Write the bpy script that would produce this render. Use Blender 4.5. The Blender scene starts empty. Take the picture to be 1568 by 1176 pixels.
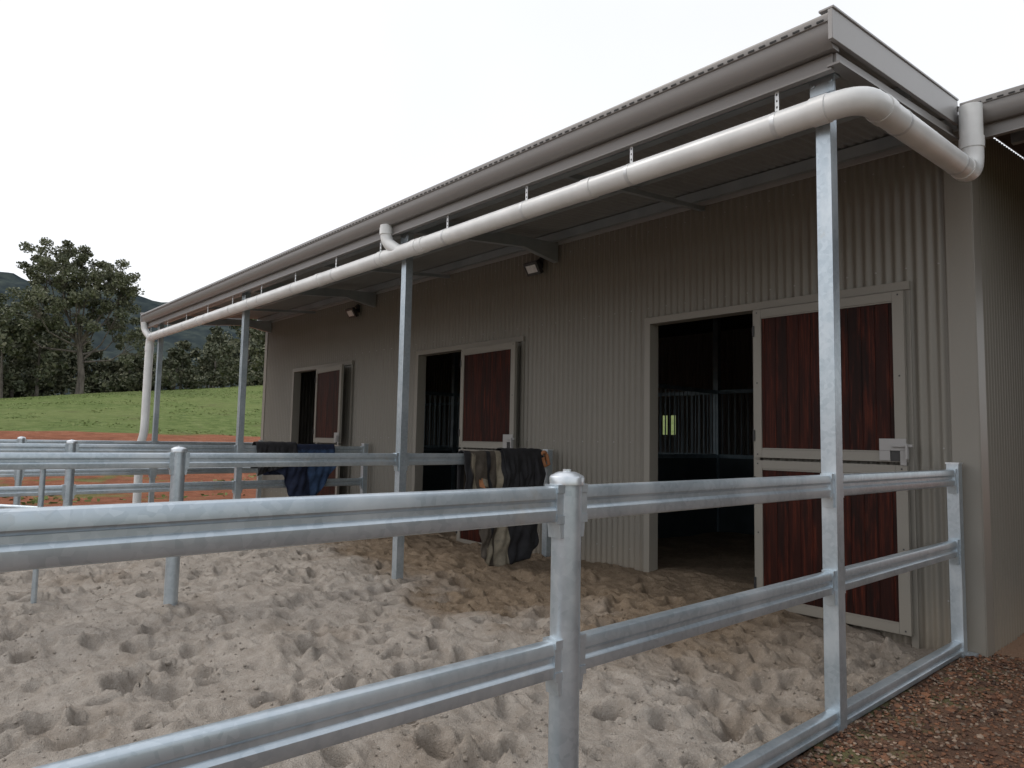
import bpy, math, random
import numpy as np
from mathutils import Vector, Matrix
random.seed(7); rng=np.random.default_rng(7)
S=bpy.context.scene
R=math.radians

# ------------------------------------------------------------ helpers
class B:
    def __init__(s): s.V=[];s.F=[];s.M=[]
    def add(s,v,f,m=0):
        o=len(s.V); s.V.extend([tuple(map(float,p)) for p in v])
        s.F.extend([tuple(int(i)+o for i in q) for q in f]); s.M.extend([m]*len(f))
    def box(s,x0,x1,y0,y1,z0,z1,m=0,rot=None):
        v=[(x0,y0,z0),(x1,y0,z0),(x1,y1,z0),(x0,y1,z0),(x0,y0,z1),(x1,y0,z1),(x1,y1,z1),(x0,y1,z1)]
        if rot:
            (cx,cy,a)=rot; c,sn=math.cos(a),math.sin(a)
            v=[(cx+(x-cx)*c-(y-cy)*sn,cy+(x-cx)*sn+(y-cy)*c,z) for x,y,z in v]
        s.add(v,[(0,3,2,1),(4,5,6,7),(0,1,5,4),(1,2,6,5),(2,3,7,6),(3,0,4,7)],m)
    def ext(s,prof,ax,a0,a1,m=0):
        n=len(prof); v=[]
        for a in (a0,a1):
            for p,q in prof:
                v.append((a,p,q) if ax=='X' else (p,a,q) if ax=='Y' else (p,q,a))
        f=[(i,(i+1)%n,n+(i+1)%n,n+i) for i in range(n)]
        f.append(tuple(range(n))[::-1]); f.append(tuple(range(n,2*n)))
        s.add(v,f,m)
    def tube(s,path,r,n=16,m=0,cap=True):
        P=[Vector(p) for p in path]; k=len(P)
        rr=r if isinstance(r,(list,tuple)) else [r]*k
        T=[]
        for i in range(k):
            t=(P[min(i+1,k-1)]-P[max(i-1,0)]); T.append(t.normalized())
        ref=Vector((0,0,1)) if abs(T[0].z)<.9 else Vector((1,0,0))
        N=(ref-T[0]*ref.dot(T[0])).normalized(); v=[]
        for i in range(k):
            N=(N-T[i]*N.dot(T[i])).normalized(); Bn=T[i].cross(N)
            for j in range(n):
                a=2*math.pi*j/n
                v.append(P[i]+(N*math.cos(a)+Bn*math.sin(a))*rr[i])
        f=[(i*n+j,i*n+(j+1)%n,(i+1)*n+(j+1)%n,(i+1)*n+j) for i in range(k-1) for j in range(n)]
        if cap: f.append(tuple(range(n))[::-1]); f.append(tuple(range((k-1)*n,k*n)))
        s.add(v,f,m)
    def obj(s,name,mats,smooth=True,ang=35,parent=None,bevel=0):
        me=bpy.data.meshes.new(name); me.from_pydata(s.V,[],s.F)
        for m in mats: me.materials.append(m)
        me.polygons.foreach_set('material_index',s.M)
        if smooth:
            me.polygons.foreach_set('use_smooth',[True]*len(s.F))
            me.set_sharp_from_angle(angle=R(ang))
        me.update()
        o=bpy.data.objects.new(name,me); S.collection.objects.link(o)
        if parent: o.parent=parent
        if bevel:
            b=o.modifiers.new('bev','BEVEL'); b.width=bevel; b.segments=2; b.limit_method='ANGLE'; b.angle_limit=R(40)
        return o
def empty(name):
    o=bpy.data.objects.new(name,None); S.collection.objects.link(o); return o
def fillet(pts,r,n=7):
    P=[Vector(p) for p in pts]; out=[P[0]]
    for i in range(1,len(P)-1):
        a=(P[i-1]-P[i]); b=(P[i+1]-P[i]); d=min(r,a.length*.49,b.length*.49)
        A=P[i]+a.normalized()*d; C=P[i]+b.normalized()*d
        for k in range(n+1):
            t=k/n; out.append(A*(1-t)**2+P[i]*2*t*(1-t)+C*t*t)
    out.append(P[-1]); return out
def vn(x,y,seed=0):
    x=np.asarray(x,float);y=np.asarray(y,float)
    xi=np.floor(x).astype(np.int64); yi=np.floor(y).astype(np.int64); fx=x-xi; fy=y-yi
    fx=fx*fx*(3-2*fx); fy=fy*fy*(3-2*fy)
    def h(a,b):
        k=(a*374761393+b*668265263+seed*144269504)&0xffffffff
        k=((k^(k>>13))*1274126177)&0xffffffff
        k=k^(k>>16); return k/4294967296.0
    return (h(xi,yi)*(1-fx)+h(xi+1,yi)*fx)*(1-fy)+(h(xi,yi+1)*(1-fx)+h(xi+1,yi+1)*fx)*fy
def fbm(x,y,sc,oct=4,seed=0):
    a=0;w=1;t=0
    for i in range(oct):
        a=a+w*(vn(np.asarray(x)/sc+i*7.3,np.asarray(y)/sc+i*3.1,seed+i)-.5); t+=w; w*=.5; sc*=.5
    return a/t*2
def sst(a,b,x):
    t=np.clip((np.asarray(x,float)-a)/(b-a),0,1); return t*t*(3-2*t)
def grid_obj(name,xs,ys,Z,mat,smooth=True):
    nx,ny=len(xs),len(ys); X,Y=np.meshgrid(xs,ys,indexing='ij')
    co=np.stack([X,Y,Z],-1).reshape(-1,3)
    i=np.arange(nx-1)[:,None]*ny+np.arange(ny-1)[None,:]
    f=np.stack([i,i+ny,i+ny+1,i+1],-1).reshape(-1,4)
    me=bpy.data.meshes.new(name); me.from_pydata(co.tolist(),[],f.tolist())
    me.polygons.foreach_set('use_smooth',[smooth]*len(f)); me.materials.append(mat); me.update()
    o=bpy.data.objects.new(name,me); S.collection.objects.link(o); return o

# ------------------------------------------------------------ materials
def nt(name):
    m=bpy.data.materials.new(name); m.use_nodes=True; t=m.node_tree
    return m,t,t.nodes['Principled BSDF']
def N(t,typ,**k):
    n=t.nodes.new(typ)
    for a,b in k.items(): setattr(n,a,b)
    return n
def pos(t): return N(t,'ShaderNodeNewGeometry').outputs['Position']
def noise(t,vec,scale,detail=4,rough=.6,stretch=None):
    n=N(t,'ShaderNodeTexNoise'); n.inputs['Scale'].default_value=scale; n.inputs['Detail'].default_value=detail; n.inputs['Roughness'].default_value=rough
    if stretch:
        mp=N(t,'ShaderNodeMapping'); mp.inputs['Scale'].default_value=stretch; t.links.new(vec,mp.inputs[0]); vec=mp.outputs[0]
    t.links.new(vec,n.inputs['Vector']); return n.outputs['Fac']
def ramp(t,fac,stops):
    r=N(t,'ShaderNodeValToRGB'); e=r.color_ramp.elements
    while len(e)<len(stops): e.new(.5)
    for i,(p,c) in enumerate(stops): e[i].position=p; e[i].color=c
    t.links.new(fac,r.inputs[0]); return r.outputs[0]
def mix(t,fac,a,b,mode='MIX'):
    n=N(t,'ShaderNodeMix',data_type='RGBA',blend_type=mode)
    for s,v in ((n.inputs[0],fac),(n.inputs[6],a),(n.inputs[7],b)):
        if isinstance(v,(int,float,tuple)): s.default_value=v
        else: t.links.new(v,s)
    return n.outputs[2]
def math_(t,op,a,b=0.0):
    n=N(t,'ShaderNodeMath',operation=op)
    for s,v in ((n.inputs[0],a),(n.inputs[1],b)):
        if isinstance(v,(int,float)): s.default_value=v
        else: t.links.new(v,s)
    return n.outputs[0]
def maprange(t,v,a,b,c=0,d=1):
    n=N(t,'ShaderNodeMapRange'); n.interpolation_type='SMOOTHSTEP'
    t.links.new(v,n.inputs[0])
    for i,x in enumerate((a,b,c,d)): n.inputs[i+1].default_value=x
    return n.outputs[0]
def bump(t,p,h,strength,dist):
    b=N(t,'ShaderNodeBump'); b.inputs['Strength'].default_value=strength; b.inputs['Distance'].default_value=dist
    t.links.new(h,b.inputs['Height']); t.links.new(b.outputs[0],p.inputs['Normal'])
def simple(name,c1,c2,scale=6,rough=.5,metal=0,bs=0,bd=.002,bsc=60,stretch=None,spec=.5,detail=4,lo=.35,hi=.65):
    m,t,p=nt(name); v=pos(t)
    f=noise(t,v,scale,detail,.6,stretch)
    t.links.new(ramp(t,f,[(lo,c1),(hi,c2)]),p.inputs['Base Color'])
    p.inputs['Roughness'].default_value=rough; p.inputs['Metallic'].default_value=metal
    p.inputs['Specular IOR Level'].default_value=spec
    if bs: bump(t,p,noise(t,v,bsc,3),bs,bd)
    return m

M={}
def galv(name,k=1.0):
    m,t,p=nt(name); v=pos(t)
    vo=N(t,'ShaderNodeTexVoronoi'); vo.inputs['Scale'].default_value=48; t.links.new(v,vo.inputs['Vector'])
    sp=N(t,'ShaderNodeSeparateColor'); t.links.new(vo.outputs['Color'],sp.inputs[0])
    a=mix(t,sp.outputs[0],(.40*k,.47*k,.52*k,1),(.49*k,.56*k,.61*k,1))
    n1=noise(t,v,4,5,.65,(1,.6,.5))
    c=mix(t,maprange(t,n1,.45,.7),a,(.57*k,.63*k,.67*k,1))
    n2=noise(t,v,2.3,5,.7)
    c=mix(t,maprange(t,n2,.60,.72,0,.45),c,(.48*k,.45*k,.38*k,1))
    t.links.new(c,p.inputs['Base Color'])
    p.inputs['Metallic'].default_value=.68
    t.links.new(maprange(t,n1,.3,.7,.29,.40),p.inputs['Roughness'])
    bump(t,p,noise(t,v,30,3),.10,.002)
    return m
M['galv']=galv('galvanised_steel')
M['galvd']=simple('galvanised_steel_purlin',(.33,.37,.40,1),(.43,.47,.49,1),2.5,.42,.6)
def cladding(name,c,dust=.25,rough=.42):
    m,t,p=nt(name); v=pos(t)
    f=noise(t,v,1.3,4,.6,(1,1,.35)); f2=noise(t,v,40,2)
    c1=tuple(x*.9 for x in c[:3])+(1,); c2=tuple(min(1,x*1.07) for x in c[:3])+(1,)
    a=mix(t,f,c1,c2); a=mix(t,maprange(t,f2,.55,.75,0,.12),a,(.30,.27,.2,1))
    sx=N(t,'ShaderNodeSeparateXYZ'); t.links.new(v,sx.inputs[0])
    nz=math_(t,'ADD',sx.outputs[2],math_(t,'MULTIPLY',noise(t,v,3,4),.5))
    a=mix(t,maprange(t,nz,.85,.2,0,dust*1.6),a,(.34,.275,.20,1))
    t.links.new(a,p.inputs['Base Color']); p.inputs['Roughness'].default_value=rough
    p.inputs['Specular IOR Level'].default_value=.45
    return m
M['clad']=cladding('grey_steel_cladding',(.205,.193,.166))
M['trim']=cladding('grey_trim',(.240,.227,.198),.12)
M['gutter']=cladding('gutter_paint',(.212,.203,.195),0,.36)
M['barge']=cladding('barge_skylit_paint',(.33,.325,.32),0,.36)  # paler than the gutter: sky light from the right put into the colour
m,t,p=nt('roof_underside'); v=pos(t); sx=N(t,'ShaderNodeSeparateXYZ'); t.links.new(v,sx.inputs[0])
wn=N(t,'ShaderNodeTexWhiteNoise',noise_dimensions='1D'); t.links.new(math_(t,'FLOOR',math_(t,'MULTIPLY',sx.outputs[0],1.31)),wn.inputs['W'])
a=mix(t,noise(t,v,7,5,.7),(.22,.23,.23,1),(.37,.375,.37,1)); a=mix(t,math_(t,'MULTIPLY',wn.outputs[0],.35),a,(.22,.225,.22,1))
t.links.new(a,p.inputs['Base Color']); p.inputs['Roughness'].default_value=.5; p.inputs['Metallic'].default_value=.2; M['under']=m
M['pvc']=simple('white_pvc',(.65,.665,.66,1),(.77,.785,.78,1),3,.32,0,0)
M['white']=simple('white_strap',(.55,.57,.58,1),(.70,.72,.73,1),8,.4,.3)
M['cap']=simple('zinc_cap',(.58,.63,.67,1),(.70,.74,.77,1),30,.32,.7)
M['dark']=simple('dark_gap',(.01,.01,.011,1),(.02,.02,.02,1),8,.7)
M['black']=simple('black_plastic',(.02,.02,.022,1),(.035,.035,.035,1),12,.45)
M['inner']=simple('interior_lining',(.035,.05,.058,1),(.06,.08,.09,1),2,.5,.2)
M['ceil_shade']=simple('interior_ceiling_shade',(.022,.026,.028,1),(.032,.037,.04,1),2,.6,.1)  # near-black, the interior shade is put into this colour
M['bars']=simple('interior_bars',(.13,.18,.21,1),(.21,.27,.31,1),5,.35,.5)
M['lens']=simple('lamp_glass',(.55,.57,.57,1),(.7,.7,.7,1),20,.15)
m,t,p=nt('red_stained_timber'); v=pos(t)
sx=N(t,'ShaderNodeSeparateXYZ'); t.links.new(v,sx.inputs[0])
fl=math_(t,'FLOOR',math_(t,'MULTIPLY',sx.outputs[0],9.3))
wn=N(t,'ShaderNodeTexWhiteNoise',noise_dimensions='1D'); t.links.new(fl,wn.inputs['W'])
sh=N(t,'ShaderNodeCombineXYZ'); t.links.new(math_(t,'MULTIPLY',wn.outputs[0],9.0),sh.inputs[2])
va=N(t,'ShaderNodeVectorMath',operation='ADD'); t.links.new(v,va.inputs[0]); t.links.new(sh.outputs[0],va.inputs[1]); vv=va.outputs[0]
g=noise(t,vv,5,8,.72,(9,9,.42)); g2=noise(t,vv,2.6,4,.6,(5,5,.6))
a=ramp(t,g,[(.34,(.007,.0035,.003,1)),(.5,(.034,.0075,.0048,1)),(.66,(.095,.021,.010,1))])
a=mix(t,maprange(t,g2,.44,.58,0,.8),a,(.010,.0048,.0042,1))
a=mix(t,math_(t,'MULTIPLY',wn.outputs[0],.28),a,(.062,.012,.006,1))
t.links.new(a,p.inputs['Base Color']); p.inputs['Roughness'].default_value=.5; p.inputs['Specular IOR Level'].default_value=.14
fr=math_(t,'FRACT',math_(t,'MULTIPLY',sx.outputs[0],9.3)); gr=maprange(t,math_(t,'ABSOLUTE',math_(t,'SUBTRACT',fr,.5)),.44,.5,1,0)
bump(t,p,gr,.9,.005); M['timber']=m
# sand
m,t,p=nt('sand'); v=pos(t); sx=N(t,'ShaderNodeSeparateXYZ'); t.links.new(v,sx.inputs[0])
n1=noise(t,v,.9,4,.6); n2=noise(t,v,9,5,.7); n3=noise(t,v,130,2,.7)
dry=ramp(t,n2,[(.3,(.305,.268,.228,1)),(.7,(.445,.405,.358,1))])
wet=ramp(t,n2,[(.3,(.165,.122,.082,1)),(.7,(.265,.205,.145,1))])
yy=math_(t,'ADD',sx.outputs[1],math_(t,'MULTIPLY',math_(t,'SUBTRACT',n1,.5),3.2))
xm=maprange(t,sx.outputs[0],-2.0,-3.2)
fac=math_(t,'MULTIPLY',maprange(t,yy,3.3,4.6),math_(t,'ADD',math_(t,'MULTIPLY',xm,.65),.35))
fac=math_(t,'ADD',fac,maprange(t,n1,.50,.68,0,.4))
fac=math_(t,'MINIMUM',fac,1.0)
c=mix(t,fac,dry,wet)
c=mix(t,maprange(t,n3,.58,.74,0,.6),c,(.13,.11,.09,1)); c=mix(t,maprange(t,n3,.4,.25,0,.5),c,(.66,.63,.58,1))
t.links.new(c,p.inputs['Base Color']); p.inputs['Roughness'].default_value=.95; p.inputs['Specular IOR Level'].default_value=.08
hh=math_(t,'ADD',noise(t,v,26,5,.78),math_(t,'MULTIPLY',n3,.35)); bump(t,p,hh,1.0,.024); M['sand']=m
m,t,p=nt('red_gravel'); v=pos(t)
n2=noise(t,v,4,6,.7); vo=N(t,'ShaderNodeTexVoronoi'); vo.inputs['Scale'].default_value=70; t.links.new(v,vo.inputs['Vector'])
c=ramp(t,n2,[(.3,(.085,.045,.028,1)),(.6,(.15,.082,.048,1)),(.8,(.22,.12,.065,1))])
sx=N(t,'ShaderNodeSeparateXYZ'); t.links.new(v,sx.inputs[0])
mo=math_(t,'MULTIPLY',maprange(t,n2,.48,.58,0,.8),maprange(t,sx.outputs[0],-1.15,-1.5))
c=mix(t,mo,c,(.09,.095,.035,1))
c=mix(t,maprange(t,sx.outputs[1],5.9,6.4,0,.85),c,(.40,.24,.15,1))
t.links.new(c,p.inputs['Base Color']); p.inputs['Roughness'].default_value=.95
bump(t,p,vo.outputs['Distance'],.9,.012); M['gravel']=m
m,t,p=nt('pebbles'); g=N(t,'ShaderNodeNewGeometry')
c=ramp(t,g.outputs['Random Per Island'],[(0,(.04,.025,.018,1)),(.3,(.13,.06,.033,1)),(.6,(.22,.10,.05,1)),(.8,(.13,.10,.075,1)),(.98,(.34,.25,.18,1))])
t.links.new(c,p.inputs['Base Color']); p.inputs['Roughness'].default_value=.85; M['peb']=m
# ground
m,t,p=nt('paddock_ground'); v=pos(t); sx=N(t,'ShaderNodeSeparateXYZ'); t.links.new(v,sx.inputs[0])
n1=noise(t,v,.12,5,.6); n2=noise(t,v,1.2,7,.75); n3=noise(t,v,.35,4,.6)
earth=ramp(t,n2,[(.3,(.19,.075,.043,1)),(.55,(.34,.135,.075,1)),(.75,(.44,.24,.16,1))])
grass=ramp(t,n2,[(.32,(.085,.125,.036,1)),(.5,(.145,.20,.062,1)),(.68,(.225,.265,.105,1))])
grass=mix(t,maprange(t,n1,.42,.62,0,.55),grass,(.195,.23,.085,1))
grass=mix(t,maprange(t,n3,.60,.70,0,.5),grass,(.14,.14,.065,1))
xx=math_(t,'ADD',sx.outputs[0],math_(t,'MULTIPLY',math_(t,'SUBTRACT',n1,.5),14))
far=maprange(t,xx,-42.5,-45)
near=math_(t,'MULTIPLY',maprange(t,n3,.55,.62,0,.75),maprange(t,sx.outputs[0],-15,-18))
nlim=maprange(t,sx.outputs[0],-33,-28); near=math_(t,'MULTIPLY',near,nlim)
near2=maprange(t,sx.outputs[0],8,14)
fac=math_(t,'MAXIMUM',math_(t,'MAXIMUM',far,near),near2)
back=maprange(t,sx.outputs[1],60,14)
bk=math_(t,'MAXIMUM',back,maprange(t,sx.outputs[0],-30,-45)); fac=math_(t,'MULTIPLY',fac,bk)
t.links.new(mix(t,fac,earth,grass),p.inputs['Base Color']); p.inputs['Roughness'].default_value=.95; p.inputs['Specular IOR Level'].default_value=.1
bump(t,p,noise(t,v,3,6,.75),1.0,.3); M['ground']=m
def foliage(name,stops):
    m,t,p=nt(name); g=N(t,'ShaderNodeNewGeometry')
    c=ramp(t,g.outputs['Random Per Island'],stops)
    c=mix(t,maprange(t,noise(t,g.outputs['Position'],.3,3),.4,.62,0,.6),c,(stops[0][1]))
    t.links.new(c,p.inputs['Base Color']); p.inputs['Roughness'].default_value=.7; p.inputs['Specular IOR Level'].default_value=.2
    return m
M['leaf']=foliage('gum_leaves',[(0,(.085,.098,.062,1)),(.5,(.155,.17,.108,1)),(.9,(.24,.245,.17,1))])  # leaf colours lightened to carry distance haze
M['leaf2']=foliage('distant_leaves',[(0,(.065,.078,.05,1)),(.5,(.13,.142,.09,1)),(.9,(.21,.21,.14,1))])  # same haze put into the far leaf colours
M['tuft']=foliage('grass_blades',[(0,(.12,.16,.05,1)),(.5,(.175,.23,.075,1)),(.9,(.27,.29,.13,1))])
M['bark']=simple('bark',(.07,.06,.052,1),(.17,.15,.13,1),3,.9,0,.5,.03,8,(1,1,.3))
m,t,p=nt('forest_hill'); v=pos(t)
vo=N(t,'ShaderNodeTexVoronoi'); vo.inputs['Scale'].default_value=.13; t.links.new(v,vo.inputs['Vector'])
c=mix(t,maprange(t,noise(t,v,.02,6,.7),.35,.65),(.035,.047,.052,1),(.072,.088,.078,1)); c=mix(t,maprange(t,vo.outputs['Distance'],.3,.9,0,.7),c,(.024,.033,.040,1))  # distance haze painted into the bluish base colours
t.links.new(c,p.inputs['Base Color']); p.inputs['Roughness'].default_value=1; p.inputs['Specular IOR Level'].default_value=0; M['hill']=m
def cloth(name,c): return simple(name,tuple(x*.75 for x in c)+(1,),tuple(x*1.2 for x in c)+(1,),14,.85,0,.4,.003,140)
M['c_black']=cloth('rug_black',(.018,.018,.021)); M['c_brown']=cloth('rug_brown',(.075,.062,.048)); M['c_beige']=cloth('rug_beige',(.25,.22,.165))
M['c_navy']=cloth('rug_navy',(.012,.02,.05)); M['c_blue']=cloth('rug_blue',(.025,.055,.12)); M['c_tan']=cloth('halter_tan',(.38,.17,.08))

# ------------------------------------------------------------ stable building
WY=6.1; SL=.11
def rz(y): return 3.8+SL*(y-3.7) if y<=10.05 else 3.8+SL*(10.05-3.7)-SL*(y-10.05)
ST=empty('horse_stable')
PITCH=.078
def corrX(b,x0,x1,z0,z1,y,m=0,amp=.0105):
    n=max(2,int((x1-x0)/PITCH*10)); v=[]
    xs=np.linspace(x0,x1,n+1)
    for x in xs:
        yy=y-amp*math.cos(2*math.pi*x/PITCH)
        v+= [(x,yy,z0),(x,yy,z1)]
    b.add(v,[(2*i,2*i+2,2*i+3,2*i+1) for i in range(n)],m)
def corrY(b,y0,y1,z0,x,m=0,amp=.0095):
    n=int((y1-y0)/PITCH*8); v=[]
    for y in np.linspace(y0,y1,n+1):
        xx=x+amp*math.cos(2*math.pi*y/PITCH); v+=[(xx,y,z0),(xx,y,rz(y)-.02)]
    b.add(v,[(2*i,2*i+2,2*i+3,2*i+1) for i in range(n)],m)
doors=[(-4.56,-3.34,-2.05,0.0),(-8.93,-7.80,-6.60,3.0),(-13.3,-12.25,-11.02,6.0)]
XL,XR=-14.85,-1.57
TOPZ=4.05; DT=2.77
w=B(); cur=XL
for (a,b_,c,_) in sorted(doors):
    corrX(w,cur,a,-.3,TOPZ,WY); corrX(w,a,b_,DT,TOPZ,WY); cur=b_
corrX(w,cur,XR-.16,-.3,TOPZ,WY)
corrY(w,WY+.05,14,-.3,XR); corrY(w,WY+.05,14,-.3,XL)
WN=[(-10.13,-10.0),(-9.9,-9.77)]
corrX(w,XL,WN[0][0],-.3,4.05,14); corrX(w,WN[0][1],WN[1][0],-.3,4.05,14); corrX(w,WN[1][1],XR,-.3,4.05,14)
for a,c in WN: corrX(w,a,c,-.3,1.70,14); corrX(w,a,c,2.16,4.05,14)
corrX(w,3.4,9,-.3,4.05,WY); corrY(w,WY+.02,14,-.3,3.4)  # added walls out of view, block light so the breezeway stays dark
w.obj('walls',[M['clad']],ang=60,parent=ST)
b=B()
for z in (.35,1.5,2.95,3.8):
    for x in np.arange(XL+.2,XR-.2,PITCH*3):
        x=round(x/PITCH)*PITCH
        if any(a-.1<x<c+.1 for a,_,c,_ in doors) and z<2.9: continue
        b.tube([(x,WY-.009,z),(x,WY-.0175,z)],.0065,6)
b.obj('screws',[M['barge']],parent=ST)
b=B()
b.box(XR-.17,XR+.014,WY-.022,WY-.012,-.15,4.03); b.box(XR+.012,XR+.022,WY-.022,WY+.16,-.15,4.03)
b.box(XL-.02,XL+.1,WY-.022,WY-.012,-.15,4.03); b.box(XL-.03,XL-.02,WY-.022,WY+.12,-.15,4.03)
b.box(XL+.1,XR-.17,WY-.03,WY-.012,3.92,4.0,1)
b.obj('corner_flashing',[M['trim'],M['barge']],parent=ST,bevel=.004)
def roof(b,x0,x1,y0,y1,dz=0,m=0):
    n=int((x1-x0)/PITCH*6); v=[]; ys=[y0,10.05,y1]
    for x in np.linspace(x0,x1,n+1):
        for y in ys: v.append((x,y,rz(y)+dz+.0095*math.cos(2*math.pi*x/PITCH)))
    f=[]
    for i in range(n):
        for k in (0,1): f.append((3*i+k,3*i+3+k,3*i+4+k,3*i+1+k))
    b.add(v,f,m)
b=B(); roof(b,-15.1,XR-.02,3.70,14.3,.004)
roof(b,XR-.01,9.5,5.79,14.3,.008); b.obj('roof',[M['under']],ang=60,parent=ST)
b=B()
for (x0,x1) in ((XL+.03,XR-.03),(XR+.03,9)):
    v=[]
    for y in (WY+.04,10.05,13.95):
        v+=[(x0,y,rz(y)-.03),(x1,y,rz(y)-.03)]
    b.add(v,[(0,1,3,2),(2,3,5,4)])
b.obj('ceiling_shade_sheet',[M['ceil_shade']],smooth=False,parent=ST)  # dark sheet added under the roof to stand in for interior shade
def gprof(y,z):
    return [(y+.10,z-.008),(y+.10,z-.17),(y+.03,z-.175),(y+.006,z-.16),(y-.012,z-.13),(y-.022,z-.085),(y-.022,z-.05),(y-.032,z-.045),(y-.034,z-.012),(y-.03,z),(y-.012,z),(y-.012,z-.03)]
b=B(); b.ext(gprof(3.69,3.845),'X',-15.14,-1.575); b.ext(gprof(5.80,4.05),'X',-1.53,9.5)
for (yy,zz,x0,x1) in ((3.765,3.845,-15.1,-1.6),(5.875,4.05,-1.50,9.5)):
    b.box(x0,x1,yy,yy+.012,zz-.262,zz-.178); b.box(x0,x1,yy-.018,yy+.03,zz-.275,zz-.263)
b.obj('gutter',[M['gutter']],parent=ST,ang=28)
b=B()
for x in np.arange(-15.1,-1.62,.068): b.box(x,x+.038,3.6535,3.657,3.805,3.815)
for x in np.arange(-1.5,9.4,.068): b.box(x,x+.038,5.7635,5.767,4.01,4.02)
b.obj('gutter_slots',[M['dark']],smooth=False,parent=ST)
b=B()
for x0,x1 in ((-1.575,-1.55),(-15.16,-15.13)):
    b.ext([(3.655,3.86),(3.655,3.69),(5.80,3.90),(5.80,4.085)],'X',x0,x1)
    b.ext([(3.655,3.875),(3.655,3.861),(5.80,4.086),(5.80,4.10)],'X',x0-.05,x1+.008)
b.obj('barge_board',[M['barge']],parent=ST,bevel=.003)
b=B()
b.ext([(3.78,3.67),(3.78,3.60),(5.80,3.80),(5.80,3.88)],'X',-1.605,-1.585)
b.ext([(3.74,3.598),(3.74,3.585),(5.80,3.785),(5.80,3.798)],'X',-1.62,-1.55)
b.obj('barge_soffit_trim',[M['gutter']],parent=ST)
PX=[-1.7,-6.0,-10.3,-14.6]; PY=3.9
b=B()
for x in PX:
    b.box(x-.042,x+.042,PY-.042,PY+.042,-.2,3.64)
    b.box(x-.07,x+.07,PY-.047,PY-.043,3.50,3.62)
    for q in (-.05,.05): b.tube([(x+q,PY-.047,3.56),(x+q,PY-.058,3.56)],.012,6)
b.obj('veranda_posts',[M['galv']],parent=ST,bevel=.007)
b=B()
b.ext([(3.86,3.76),(3.86,3.60),(3.93,3.60),(3.93,3.615),(3.875,3.615),(3.875,3.745),(3.93,3.75),(3.93,3.765)],'X',-15.05,-1.63)
for y in (4.95,5.95):
    z=rz(y); b.ext([(y,z-.012),(y,z-.11),(y+.05,z-.11),(y+.05,z-.1),(y+.01,z-.1),(y+.01,z-.02),(y+.05,z-.02),(y+.05,z-.008)],'X',-15.05,-1.6)
for x in PX[1:]:
    b.ext([(3.94,rz(3.94)-.02),(3.94,rz(3.94)-.21),(5.5,rz(5.5)-.21),(6.07,rz(6.07)-.36),(6.07,rz(6.07)-.12)],'X',x-.035,x+.035)
for x in (-3.9,-8.2,-12.5):
    b.ext([(3.94,3.70),(3.94,3.655),(6.06,3.86),(6.06,3.905)],'X',x-.02,x+.02)
for y in (6.6,8.5,10.05,12):
    z=rz(y); b.box(-1.4,9,y,y+.06,z-.16,z-.035)
b.obj('veranda_framing',[M['galvd']],parent=ST)
b=B(); r=.075
b.tube(fillet([(-15.02,3.76,-.05),(-15.02,3.76,1.28),(-14.88,3.78,1.5),(-14.88,3.78,3.37),(-1.45,3.78,3.37),(-1.45,5.72,3.47),(-1.45,5.72,3.98)],.16,8),r,22)
b.tube(fillet([(-6.14,3.72,3.68),(-6.14,3.73,3.50),(-5.92,3.78,3.36)],.08,6),.062,18)
b.tube(fillet([(-15.05,3.7,3.68),(-15.05,3.72,3.52),(-14.86,3.78,3.36)],.08,6),.062,18)
b.tube([(-6.14,3.722,3.58),(-6.14,3.722,3.65)],.068,18)
for x in np.arange(-14.2,-2,1.075*2): b.tube([(x,3.78,3.37),(x+.1,3.78,3.37)],.0795,22)
for x in (-1.72,-6.32,-5.7,-14.65): b.tube([(x,3.78,3.37),(x+.09,3.78,3.37)],.081,22)
b.tube([(-1.45,4.0,3.382),(-1.45,4.09,3.386)],.081,22); b.tube([(-1.45,5.48,3.458),(-1.45,5.56,3.462)],.081,22)
b.tube([(-1.45,5.72,3.66),(-1.45,5.72,3.74)],.081,22)
b.tube([(-14.88,3.78,3.1),(-14.88,3.78,3.19)],.081,22); b.tube([(-15.02,3.76,.9),(-15.02,3.76,1.0)],.081,22)
b.obj('storm_water_pipe',[M['pvc']],parent=ST,ang=50)
b=B()
for i in range(13):
    x=-1.93-1.075*i
    if abs(x+6.14)<.12: x-=.1
    b.box(x-.012,x+.012,3.775,3.779,3.44,3.665)
    b.tube([(x-.014,3.78,3.37),(x+.014,3.78,3.37)],.0775,22)
    for k in range(5): b.box(x-.004,x+.004,3.7735,3.7755,3.47+k*.038,3.482+k*.038,1)
for y in (4.3,5.35):
    z=3.37+.0515*(y-3.78)
    b.tube([(-1.45,y,z+.07),(-1.5,y,z+.16),(-1.57,y,z+.26)],.006,8); b.tube([(-1.45,y-.014,z),(-1.45,y+.014,z)],.0775,22)
b.obj('pipe_hangers',[M['white'],M['dark']],parent=ST)
D=B(); 
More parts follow.
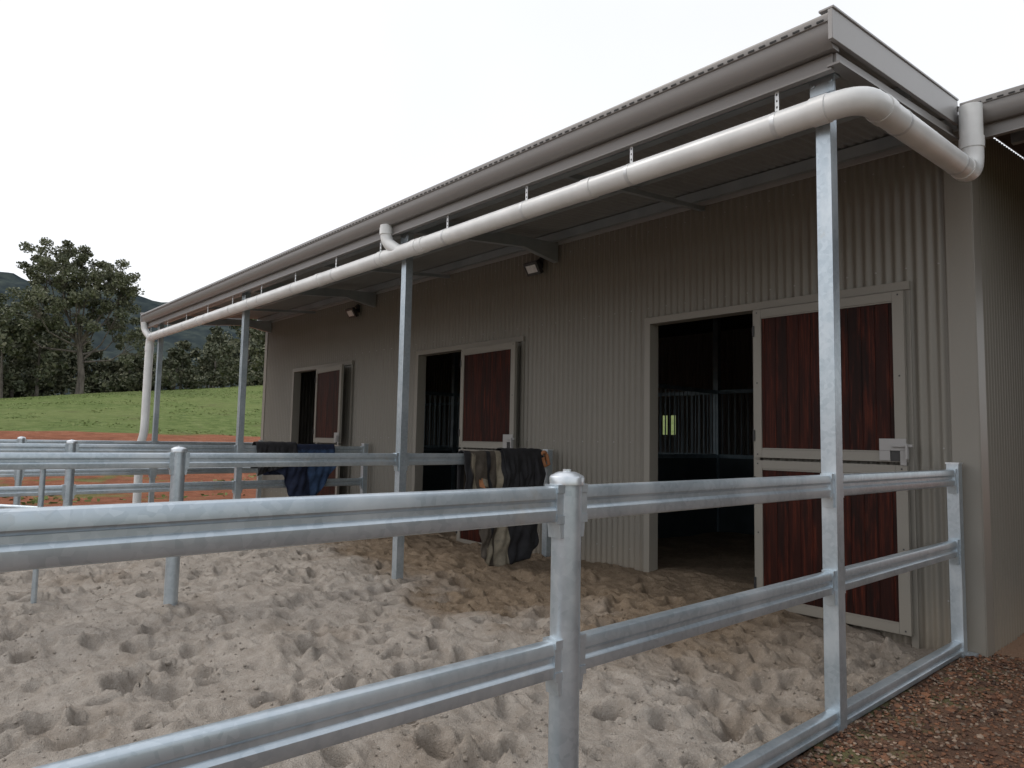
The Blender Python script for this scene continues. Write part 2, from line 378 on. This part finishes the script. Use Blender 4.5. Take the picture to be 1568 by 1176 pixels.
for (x0,x1,x2,ang) in doors:
    T=0
    D.box(x0-.065,x0+.01,WY-.05,WY+.10,-.12,DT+.07,T); D.box(x1-.03,x1+.035,WY-.028,WY+.10,-.12,DT,T)
    D.box(x0+.011,x2+.05,WY-.05,WY+.10,DT,DT+.07,T); D.box(x2-.0,x2+.05,WY-.032,WY-.012,-.12,DT,T)
    rot=(x1+.02,WY-.06,-R(ang))
    L0,L1=x1+.012,x2+.02
    for (z0,z1) in ((.05,1.36),(1.385,DT-.012)):
        ya,yb=WY-.095,WY-.052
        D.box(L0,L0+.075,ya,yb,z0,z1,T,rot); D.box(L1-.085,L1,ya,yb,z0,z1,T,rot)
        D.box(L0+.076,L1-.086,ya,yb,z0,z0+.075,T,rot); D.box(L0+.076,L1-.086,ya,yb,z1-.075,z1,T,rot)
        D.box(L0+.07,L1-.08,ya+.014,yb-.006,z0+.07,z1-.07,1,rot)
        for q in (z0+.076,z1-.088): D.box(L0+.076,L1-.086,ya+.004,ya+.013,q,q+.012,T,rot)
        for zz in (z0+.2,z1-.2):
            D.tube([(x1+.014,WY-.1,zz-.05),(x1+.014,WY-.1,zz+.05)],.011,10,2)
        for cx in (L0+.035,L1-.04):
            for zz in (z0+.03,(z0+z1)/2,z1-.03): D.box(cx-.006,cx+.006,ya-.004,ya-.001,zz-.006,zz+.006,2,rot)
    for z in (1.43,):
        D.box(L1-.20,L1+.0,WY-.108,WY-.096,z+.045,z+.14,3,rot); D.box(L1-.20,L1-.12,WY-.108,WY-.096,z-.035,z+.044,3,rot); D.box(L1-.045,L1,WY-.108,WY-.096,z-.07,z+.044,3,rot)
        D.box(L1-.118,L1-.05,WY-.099,WY-.0965,z-.04,z+.042,2,rot)
        D.box(L1-.10,L1+.05,WY-.13,WY-.11,z+.075,z+.095,3,rot); D.box(L1+.005,L1+.022,WY-.15,WY-.11,z-.02,z+.1,3,rot)
    D.box(L1-.10,L1+.03,WY-.12,WY-.097,1.24,1.30,3,rot)
    D.box(L1-.075,L1-.02,WY-.123,WY-.1205,1.25,1.285,2,rot)
    D.box(x0+.01,x1-.03,WY-.02,WY+.08,-.15,-.02,T)
D.obj('stable_doors',[M['trim'],M['timber'],M['black'],M['barge']],parent=ST,bevel=.003)
b=B()
def grill(x0,x1,y0,y1):
    L=math.hypot(x1-x0,y1-y0); n=int(L/.11); t=.02
    if x0==x1: b.box(x0-t,x0+t,y0,y1,-.1,1.28,0); b.box(x0-t-.006,x0+t+.006,y0,y1,1.28,1.34,1); b.box(x0-t-.006,x0+t+.006,y0,y1,2.3,2.36,1)
    else: b.box(x0,x1,y0-t,y0+t,-.1,1.28,0); b.box(x0,x1,y0-t-.006,y0+t+.006,1.28,1.34,1); b.box(x0,x1,y0-t-.006,y0+t+.006,2.3,2.36,1)
    for i in range(n+1):
        x=x0+(x1-x0)*i/n; y=y0+(y1-y0)*i/n
        b.tube([(x,y,1.34),(x,y,2.3)],.009,6,1,cap=False)
for x in (-6.15,-10.55): grill(x,x,WY+.12,9.9)
grill(-14.75,-1.65,9.95,9.95)
for x in (-14.7,-12.5,-10.55,-8.35,-6.15,-3.95,-1.7):
    b.box(x-.045,x+.045,9.9,9.99,-.1,4.4,1)
for x in (-6.15,-10.55): b.box(x-.04,x+.04,7.96,8.04,-.1,4.2,1)
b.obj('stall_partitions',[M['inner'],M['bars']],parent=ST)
# ------------------------------------------------------------ flood lights
def flood(x,z):
    b=B()
    b.box(x-.04,x+.04,WY-.05,WY-.012,z+.02,z+.13,0); b.tube([(x,WY-.05,z+.07),(x,WY-.12,z+.02)],.018,10,0)
    c,s=math.cos(R(32)),math.sin(R(32))
    def hb(x0,x1,y0,y1,z0,z1,m):
        k=len(b.V); b.box(x0,x1,y0,y1,z0,z1,m)
        for i in range(k,len(b.V)):
            X,Y,Z=b.V[i]; b.V[i]=(X,WY-.15+Y*c-Z*s,z+Y*s+Z*c)
    hb(x-.12,x+.12,-.03,.03,-.085,.085,0); hb(x-.085,x+.085,-.037,-.031,-.05,.05,1)
    for k in range(5): hb(x-.07+k*.033,x-.06+k*.033,.03,.05,-.06,.06,0)
    b.tube([(x+.07,WY-.06,z+.13),(x+.07,WY-.10,z+.09)],.035,12,0)
    return b.obj('floodlight',[M['black'],M['lens']],bevel=.004)
flood(-6.28,3.66); flood(-10.86,3.66)
b=B(); b.tube([(-1.0,6.9,4.13),(-1.0,6.9,4.02)],.02,10); b.box(-1.12,-.88,6.82,6.98,3.93,4.02); b.obj('ceiling_light',[M['black']],bevel=.01)

# ------------------------------------------------------------ fences
def rail_prof(xc,zc,h=.12,wd=.026):
    k=h/.12
    pr=[(.016,.06),(.0235,.056),(.0265,.047),(.0265,.020),(.022,.013),(.015,.008),(.015,-.008),(.022,-.013),(.0265,-.020),(.0265,-.047),(.0235,-.056),(.016,-.06)]
    R_=[(xc+a*wd/.0265,zc+b_*k) for a,b_ in pr]; L_=[(xc-a*wd/.0265,zc+b_*k) for a,b_ in pr[::-1]]
    return R_+L_
def fence(x,ys,base):
    b=B(); yw=5.98
    posts=[(y,0.052) for y in ys]+[(yw,.045)]
    allp=sorted([y for y,_ in posts]+[PY])
    for y,rr in posts:
        top=1.385
        if y==yw: b.box(x-.04,x+.04,y-.04,y+.04,-.2,top); b.box(x-.045,x+.045,y-.045,y+.045,top,top+.012,1)
        else:
            b.tube([(x,y,-.3),(x,y,top-.025)],rr,28)
            b.tube([(x,y,top-.035),(x,y,top-.012),(x,y,top-.006),(x,y,top+.002),(x,y,top+.008),(x,y,top+.010)],[rr+.009,rr+.010,rr+.007,rr*.86,rr*.6,.012],28,1)
            b.tube([(x,y,top+.008),(x,y,top+.017)],.015,6,1)
    rails=[(1.285,.12,.026),(.768,.12,.026)]+([(.05,.10,.03)] if base else [])
    for i in range(len(allp)-1):
        a,c=allp[i],allp[i+1]
        for zc,h,wd in rails:
            b.ext(rail_prof(x,zc,h,wd),'Y',a+.035,c-.035)
            for (y0,y1) in ((a+.03,a+.075),(c-.075,c-.03)):
                if zc>.2:
                    e=.006; b.box(x-wd-e,x+wd+e,y0,y1,zc-h/2-e,zc-h/2+.022,0); b.box(x-wd-e,x+wd+e,y0,y1,zc+h/2-.022,zc+h/2+e,0)
                    b.box(x-wd-.002,x+wd+.002,y0,y1,zc-h/2+.023,zc+h/2-.023,0)
                    yc=a+.045 if y0<(a+c)/2 else c-.045
                    b.ext([(yc-.012,zc-h/2-.055),(yc+.012,zc-h/2-.055),(yc+.018,zc-h/2-.007),(yc-.018,zc-h/2-.007)],'X',x-.03,x+.03)
    b.box(x-.06,x+.10,6.0,6.07,-.03,.012,0)
    return b.obj('steel_rail_fence',[M['galv'],M['cap']],ang=30)
fence(-1.7,[-2.4,-.3,1.79],True)
for x in PX[1:]: fence(x,[-4.5,-2.4,-.3,1.79],False)
b=B(); g0=Vector((-6.5,.95,0)); gd=Vector((-.28,-.18,0)).normalized(); L=2.6
P=lambda s,z:(g0.x+gd.x*s,g0.y+gd.y*s,z)
b.tube([P(0,.12),P(0,1.3)],.02,12); b.tube([P(L,.12),P(L,1.3)],.02,12)
for z in (.12,.5,.9,1.3): b.tube([P(0,z),P(L,z)],.018,12)
b.tube([P(L/2,.12),P(L/2,1.3)],.016,12)
b.obj('yard_gate',[M['galv']])

# ------------------------------------------------------------ rugs
def rug(parent,name,x,y0,y1,lenf,colf,mats,back=.5,seed=1,off=.0,rail=1.352):
    nu,nv=70,64; b=B(); V=[];rs=random.Random(seed); ph=[rs.uniform(0,6.28) for _ in range(6)]
    def pt(u,d,Lf):
        y=y0+(y1-y0)*u
        fold=math.sin(u*23+ph[0])*.5+math.sin(u*41+ph[1]+d*2)*.3+math.sin(u*11+ph[2]-d*3)*.5
        if d<-.05:
            return (x-.045-off-abs(fold)*.02,y,rail-(-d-.05))
        if d<.05:
            a=(d+.05)/.1*math.pi
            return (x-math.cos(a)*(.04+off),y,rail+math.sin(a)*(.018+off)+.004*fold)
        dd=d-.05; g=min(1,dd/.25)
        s=math.sin(u*7+ph[3]+dd*4)*.03*dd
        wrk=.010*math.sin(u*60+dd*19+ph[4])+.012*math.sin(dd*26+u*13+ph[5])
        return (x+.045+off+g*(fold+1.1)*.035+g*wrk+.03*dd,y+s+g*math.sin(dd*5+ph[4])*.02,rail-dd)
    for i in range(nu+1):
        u=i/nu; Lf=lenf(u)
        for j in range(nv+1):
            d=-back+(back+Lf)*j/nv; V.append(pt(u,d,Lf))
    F=[];Mi=[]
    for i in range(nu):
        for j in range(nv):
            F.append((i*(nv+1)+j,(i+1)*(nv+1)+j,(i+1)*(nv+1)+j+1,i*(nv+1)+j+1)); Mi.append(colf((i+.5)/nu,(-back+(back+lenf(i/nu))*(j+.5)/nv)))
    b.V=V;b.F=F;b.M=Mi
    o=b.obj(name,mats,ang=80,parent=parent); s=o.modifiers.new('s','SOLIDIFY'); s.thickness=.008
    return o
def ip(pts):
    xs=[p[0] for p in pts]; ys=[p[1] for p in pts]
    return lambda u: float(np.interp(u,xs,ys))
R1=empty('horse_rug')
mr=[M['c_black'],M['c_brown'],M['c_beige'],M['c_tan']]
def c1(u,d):
    if .10<u<.16 : return 2 if .05<d<.42 else 1
    if .16<u<.20 : return 1
    if .2<u<.3 and .33<d<.42: return 3 if u<.25 else 2
    if .36<u<.43: return 1
    if .43<=u<.50: return 2
    if d>.98+.12*math.sin(u*9) and .25<u<.6: return 2
    return 0 if u>.3 or u<.08 else 1
rug(R1,'heavy_rug',-6.0,4.66,5.70,ip([(0,.45),(.12,.7),(.2,1.16),(.35,1.27),(.55,1.30),(.75,1.26),(.88,1.22),(1,1.1)]),c1,mr,.6,3)
rug(R1,'folded_rug',-6.0,5.2,5.82,ip([(0,.5),(.5,.62),(1,.55)]),lambda u,d:0,mr,.5,8,.03)
R2=empty('horse_rug')
mn=[M['c_navy'],M['c_blue'],M['c_black']]
rug(R2,'navy_rug',-10.3,4.3,5.4,ip([(0,.35),(.2,.5),(.35,.88),(.5,.95),(.75,.75),(1,.35)]),lambda u,d:(1 if .12<d<.22 or (u>.6 and d>.3) else 0),mn,.5,5)
rug(R2,'dark_rug',-10.3,4.12,4.75,ip([(0,.5),(1,.3)]),lambda u,d:2,mn,.4,6,.03)
H=B()
H.tube([(-5.95+.03*math.cos(a)-.0,5.84+.05*math.sin(a),1.29+.075*math.cos(a)) for a in np.linspace(0,6.28,20)],.022,8)
H.tube([(-5.9,5.86,1.34),(-5.9,5.9,1.22),(-5.9,5.84,1.2),(-5.9,5.80,1.30)],.02,8)
H.obj('halter',[M['c_tan']],parent=None)

# ------------------------------------------------------------ sand
xs=[-1.725]
while xs[-1]>-15.3: xs.append(xs[-1]-.014*(1+(-xs[-1]-1.7)*.33))
xs=np.array(xs[::-1]); ys=np.concatenate([np.arange(-5,-.5,.08),np.arange(-.5,6.4,.017)])
X,Y=np.meshgrid(xs,ys,indexing='ij')
def sandbase(X,Y):
    return .125*sst(-1.9,-4.2,X)*(1-.6*sst(-11,-15,X))+.035*fbm(X,Y,1.6,2,3)
rid=lambda sc,sd:(1-np.abs(fbm(X,Y,sc,3,sd))*2.2)
Z=sandbase(X,Y)+.058*fbm(X,Y,.50,3,9)+.032*fbm(X,Y,.18,4,21)+.011*rid(.12,41)
pr=np.random.default_rng(3)
def prints(n,r0,r1,d0,d1):
    for k in range(n):
        cx=-1.9-13.2*pr.random()**1.3; cy=pr.uniform(-2.5,6.0); a=pr.uniform(0,math.pi); r=pr.uniform(r0,r1); d=pr.uniform(d0,d1)
        i0,i1=np.searchsorted(xs,[cx-.34,cx+.34]); j0,j1=np.searchsorted(ys,[cy-.34,cy+.34])
        if i1<=i0 or j1<=j0: continue
        dx=X[i0:i1,j0:j1]-cx; dy=Y[i0:i1,j0:j1]-cy
        jag=1+.38*fbm(X[i0:i1,j0:j1],Y[i0:i1,j0:j1],.07,2,k%50)
        u=(dx*math.cos(a)+dy*math.sin(a))/r; v_=(-dx*math.sin(a)+dy*math.cos(a))/(r*pr.uniform(.5,.9))
        q=np.sqrt(u*u+v_*v_)*jag
        Z[i0:i1,j0:j1]+=-d*np.exp(-q**4)+.40*d*np.exp(-((q-1.4)/.34)**2)*(.6+.6*u/(q+.01))
prints(1500,.055,.11,.025,.085); prints(2300,.022,.05,.012,.04)
edge=sst(-1.72,-1.9,X); Z=Z*edge+(.0+.01*fbm(X,Y,.2,2,5))*(1-edge)
grid_obj('sand',xs,ys,Z,M['sand'])
xi=np.arange(-14.85,-1.55,.08); yi=np.arange(6.38,14,.08); XX,YY=np.meshgrid(xi,yi,indexing='ij')
grid_obj('stall_floor_sand',xi,yi,sandbase(XX,YY)*.9+.03*fbm(XX,YY,.3,3,4),M['sand'])
ph=(1+5**.5)/2
ico=np.array([(-1,ph,0),(1,ph,0),(-1,-ph,0),(1,-ph,0),(0,-1,ph),(0,1,ph),(0,-1,-ph),(0,1,-ph),(ph,0,-1),(ph,0,1),(-ph,0,-1),(-ph,0,1)])/1.9
icf=np.array([(0,11,5),(0,5,1),(0,1,7),(0,7,10),(0,10,11),(1,5,9),(5,11,4),(11,10,2),(10,7,6),(7,1,8),(3,9,4),(3,4,2),(3,2,6),(3,6,8),(3,8,9),(4,9,5),(2,4,11),(6,2,10),(8,6,7),(9,8,1)])
def scatter(name,px,py,pz,sz,mat,flat=.65,smooth=False):
    n=len(px)
    V=ico[None]*rng.uniform(.72,1.25,(n,12,1))*sz[:,None,None]*rng.uniform(.7,1.3,(n,1,3)); V[:,:,2]*=flat
    V+=np.stack([px,py,pz],-1)[:,None,:]
    F=icf[None]+np.arange(n)[:,None,None]*12
    me=bpy.data.meshes.new(name); me.from_pydata(V.reshape(-1,3).tolist(),[],F.reshape(-1,3).tolist()); me.materials.append(mat)
    me.polygons.foreach_set('use_smooth',[smooth]*(n*20)); me.update()
    o=bpy.data.objects.new(name,me); S.collection.objects.link(o)
n=6500; px=-1.8-7*rng.random(n)**1.5; py=rng.uniform(-.4,5.95,n)
ii=np.clip(np.searchsorted(xs,px),0,len(xs)-1); jj=np.clip(np.searchsorted(ys,py),0,len(ys)-1)
scatter('sand_clods',px,py,Z[ii,jj]+.001,rng.uniform(.003,.010,n)*(1+1.1*(rng.random(n)>.95)),M['sand'],.75,True)
# ------------------------------------------------------------ gravel
xg=np.concatenate([np.arange(-1.69,.8,.035),np.arange(.8,9,.3)]); yg=np.concatenate([np.arange(-6,1.5,.3),np.arange(1.5,7,.035),np.arange(7,14.1,.3)])
XX,YY=np.meshgrid(xg,yg,indexing='ij')
grid_obj('gravel',xg,yg,.0+.02*fbm(XX,YY,.5,3,14)+.008*fbm(XX,YY,.07,2,11)-.012,M['gravel'])
n=12000; px=-1.66+2.3*rng.random(n)**1.3; py=rng.uniform(2.2,6.25,n); sz=rng.uniform(.004,.0135,n)*(1+.9*(rng.random(n)>.95))
scatter('gravel_stones',px,py,.02*fbm(px,py,.5,3,14)-.006,sz,M['peb'])

# ------------------------------------------------------------ terrain
def terr(X,Y):
    X=np.asarray(X,float);Y=np.asarray(Y,float)
    h=-.35+.29*sst(-15.2,-16.5,X)+1.50*sst(-19,-42,X)
    d=np.clip(-X-40,0,62); h=h+.068*d*sst(0,12,d)
    h=h+np.clip(.115*(Y-14),-4,6)*sst(-38,-92,X)
    h=h+.35*fbm(X,Y,9,4,31)*sst(-17,-26,X)+.8*fbm(X,Y,40,2,8)*sst(-45,-80,X)
    return h
def graded(a,b,c,s0,k):
    o=[c]; 
    while o[-1]<b: o.append(o[-1]+s0+k*abs(o[-1]-c))
    l=[c]
    while l[-1]>a: l.append(l[-1]-s0-k*abs(l[-1]-c))
    return np.array(l[::-1][:-1]+o)
gx=graded(-700,300,-20,.35,.035); gy=graded(-600,900,8,.5,.035)
XX,YY=np.meshgrid(gx,gy,indexing='ij')
grid_obj('ground',gx,gy,terr(XX,YY),M['ground'])
hx=np.arange(-760,-300,5.0); hy=np.arange(-700,900,5.0); XX,YY=np.meshgrid(hx,hy,indexing='ij')
rd=108-12*sst(60,260,YY)+5*fbm(XX,YY,140,2,2)
Zh=4+(rd-4)*sst(-310,-600,XX)*(1-.3*sst(-620,-760,XX))+6*fbm(XX,YY,14,2,6)+6*fbm(XX,YY,60,2,77)
grid_obj('forested_hill',hx,hy,Zh,M['hill'])

# ------------------------------------------------------------ trees
def leaves(centers,radii,cnt,size,rg):
    C=[];
    for c,r,k in zip(centers,radii,cnt):
        d=rg.normal(size=(k,3)); d/=np.linalg.norm(d,axis=1)[:,None]
        C.append(np.array(c)+d*(r*rg.random((k,1))**.5)*np.array([1,1,.75]))
    C=np.concatenate(C); n=len(C)
    a=rg.normal(size=(n,3)); a/=np.linalg.norm(a,axis=1)[:,None]
    b_=rg.normal(size=(n,3)); b_-=a*(a*b_).sum(1)[:,None]; b_/=np.linalg.norm(b_,axis=1)[:,None]
    s=(size*rg.uniform(.6,1.4,(n,1)))
    V=np.stack([C+a*s,C+b_*s*.6,C-a*s,C-b_*s*.6],1).reshape(-1,3)
    return V,n
def put(b,V,n,m):
    o=len(b.V); b.V.extend(V.tolist()); F=(np.arange(n*4).reshape(n,4)+o).tolist(); b.F.extend(F); b.M.extend([m]*n)
rt=np.random.default_rng(11)
b=B(); bx,by=-93,16.5; bz=float(terr(bx,by)); 
cl=[(-4.6,15.0),(-3.2,16.3),(-1.4,15.8),(-5.6,13.4),(-3.6,13.6),(1.4,14.6),(2.7,14.0),(3.3,12.4),(-.6,13.2),(1.8,12.0),(-5.0,10.8),(-1.8,10.4),(2.8,9.4),(-6.2,9.2),(4.0,7.6),(-3.6,8.0),(1.0,8.4),(-6.6,6.6),(4.4,5.6),(-2.4,12.0),(.6,10.2)]
b.tube([(bx,by,bz-.5),(bx+.2,by+.1,bz+2),(bx,by-.1,bz+4.2),(bx-.2,by-.4,bz+6.5)],[.45,.36,.30,.24],10)
cen=[];rad=[];cnt=[]
for (dy,dz) in cl:
    dy*=.95; dx=rt.uniform(-3,3)*(.5+.5*rt.random()); T=np.array([bx+dx,by+dy+.5,bz+dz])
    st=np.array([bx-.1,by-.2,bz+rt.uniform(3.5,6.5)]); mid=(st+T)/2+np.array([0,dy*.12,-.6])
    b.tube([tuple(st),tuple(mid),tuple(T+np.array([0,0,.2]))],[.14,.09,.025],7)
    for k in range(9):
        o_=rt.normal(size=3)*np.array([1.15,1.05,.75]); c=T+o_
        b.tube([tuple(mid+(T-mid)*.5),tuple(c)],[.035,.012],4,cap=False)
        cen.append(c); rad.append(rt.uniform(.55,1.1)); cnt.append(int(rt.uniform(130,220)))
V,n=leaves(cen,rad,cnt,.15,rt); put(b,V,n,1)
b.obj('eucalyptus_tree',[M['bark'],M['leaf']],smooth=False)
b=B(); cen=[];rad=[];cnt=[]
def htree(y):
    return float(np.interp(y,[-60,5,14,19,22,31,35,44,60,120],[12,12,12,9.5,5.5,5.5,9,10,11,11]))
def addtree(x,y,h,k=1.0):
    z=float(terr(x,y)); 
    b.tube([(x,y,z-.5),(x+rt.uniform(-.4,.4),y+rt.uniform(-.4,.4),z+h*.6)],[.22,.08],6)
    m=int(15*k)
    for i in range(m):
        t=rt.random(); hh=z+h*(.12+.83*t); wr=max(h,7)*.34*math.sin(math.pi*min(1,.25+.72*t))
        a=rt.uniform(0,6.28); q=wr*math.sqrt(rt.random())
        cen.append((x+q*math.cos(a),y+q*math.sin(a),hh)); rad.append(max(h,6.5)*rt.uniform(.08,.14)); cnt.append(int(rt.uniform(70,120)))
for i in range(170):
    y=rt.uniform(-55,95); x=-98-rt.random()*28
    addtree(x,y,htree(y*115/-x)*rt.uniform(.7,1.08))
addtree(-92,35.0,11.5,2.0); addtree(-96,9.6,11,1.8); addtree(-97,13,10,1.6)
for i in range(90):
    y=rt.uniform(-10,60); x=-96-rt.random()*8; z=float(terr(x,y)); cen.append((x,y,z+rt.uniform(.6,2.0))); rad.append(rt.uniform(1,2)); cnt.append(100)
V,n=leaves(cen,rad,cnt,.26,rt); put(b,V,n,1)
b.obj('distant_trees',[M['bark'],M['leaf2']],smooth=False)
n=16000; gx_=-44-46*rt.random(n)**1.2; gy_=rt.uniform(-4,42,n); gx_[:3000]=-18-10*rt.random(3000); gy_[:3000]=rt.uniform(0,18,3000)
keep=((gx_<-44)&(fbm(gx_,gy_,5.0,3,51)>-.05))|((gx_>-30)&(fbm(gx_,gy_,2.2,3,61)>.22)); gx_=gx_[keep]; gy_=gy_[keep]; n=len(gx_)
gz_=terr(gx_,gy_); an=rt.uniform(0,6.28,n); hh=rt.uniform(.03,.09,n); wd=rt.uniform(.02,.07,n)
C=np.stack([gx_,gy_,gz_-.02],-1); dv=np.stack([np.cos(an)*wd,np.sin(an)*wd,np.zeros(n)],-1); up=np.stack([rt.normal(0,.04,n),rt.normal(0,.04,n),hh],-1)
V=np.stack([C-dv,C+dv,C+dv*1.3+up,C-dv*1.3+up*.9],1).reshape(-1,3)
b=B(); put(b,V,n,0); b.obj('paddock_grass',[M['tuft']],smooth=False)

# ------------------------------------------------------------ light
W=bpy.data.worlds.new('World'); S.world=W; W.use_nodes=True; t=W.node_tree
bg=t.nodes['Background']; out=t.nodes['World Output']
sk=N(t,'ShaderNodeTexSky',sky_type='NISHITA'); sk.sun_disc=False; sk.sun_elevation=R(52); sk.sun_rotation=R(-128); sk.dust_density=4
t.links.new(sk.outputs[0],bg.inputs[0]); bg.inputs[1].default_value=.05
bg2=N(t,'ShaderNodeBackground'); tc=N(t,'ShaderNodeTexCoord')
nz=noise(t,tc.outputs['Generated'],1.6,4,.5)
t.links.new(ramp(t,nz,[(.3,(.88,.88,.90,1)),(.7,(.98,.97,.96,1))]),bg2.inputs[0]); bg2.inputs[1].default_value=.96
ad=N(t,'ShaderNodeAddShader'); t.links.new(bg.outputs[0],ad.inputs[0]); t.links.new(bg2.outputs[0],ad.inputs[1]); t.links.new(ad.outputs[0],out.inputs[0])
L=bpy.data.lights.new('sun','SUN'); L.energy=.75; L.angle=R(14); L.color=(1,.975,.94)
o=bpy.data.objects.new('sun',L); S.collection.objects.link(o)
d=Vector((-.50,-.39,.77)).normalized(); o.rotation_euler=d.to_track_quat('Z','Y').to_euler()

# ------------------------------------------------------------ camera
cam=bpy.data.cameras.new('camera'); co=bpy.data.objects.new('camera',cam); S.collection.objects.link(co)
cx=Vector((.6686,.7436,.0194)).normalized(); cz=Vector((.7421,-.6652,-.0799)); cz=(cz-cx*cz.dot(cx)).normalized(); cy=cz.cross(cx)
co.matrix_world=Matrix(((cx.x,cy.x,cz.x,0),(cx.y,cy.y,cz.y,0),(cx.z,cy.z,cz.z,1.5),(0,0,0,1)))
cam.sensor_width=36; cam.lens=24.57; cam.clip_start=.05; cam.clip_end=3000
S.camera=co
S.view_settings.view_transform='Standard'; S.view_settings.look='None'; S.view_settings.exposure=0
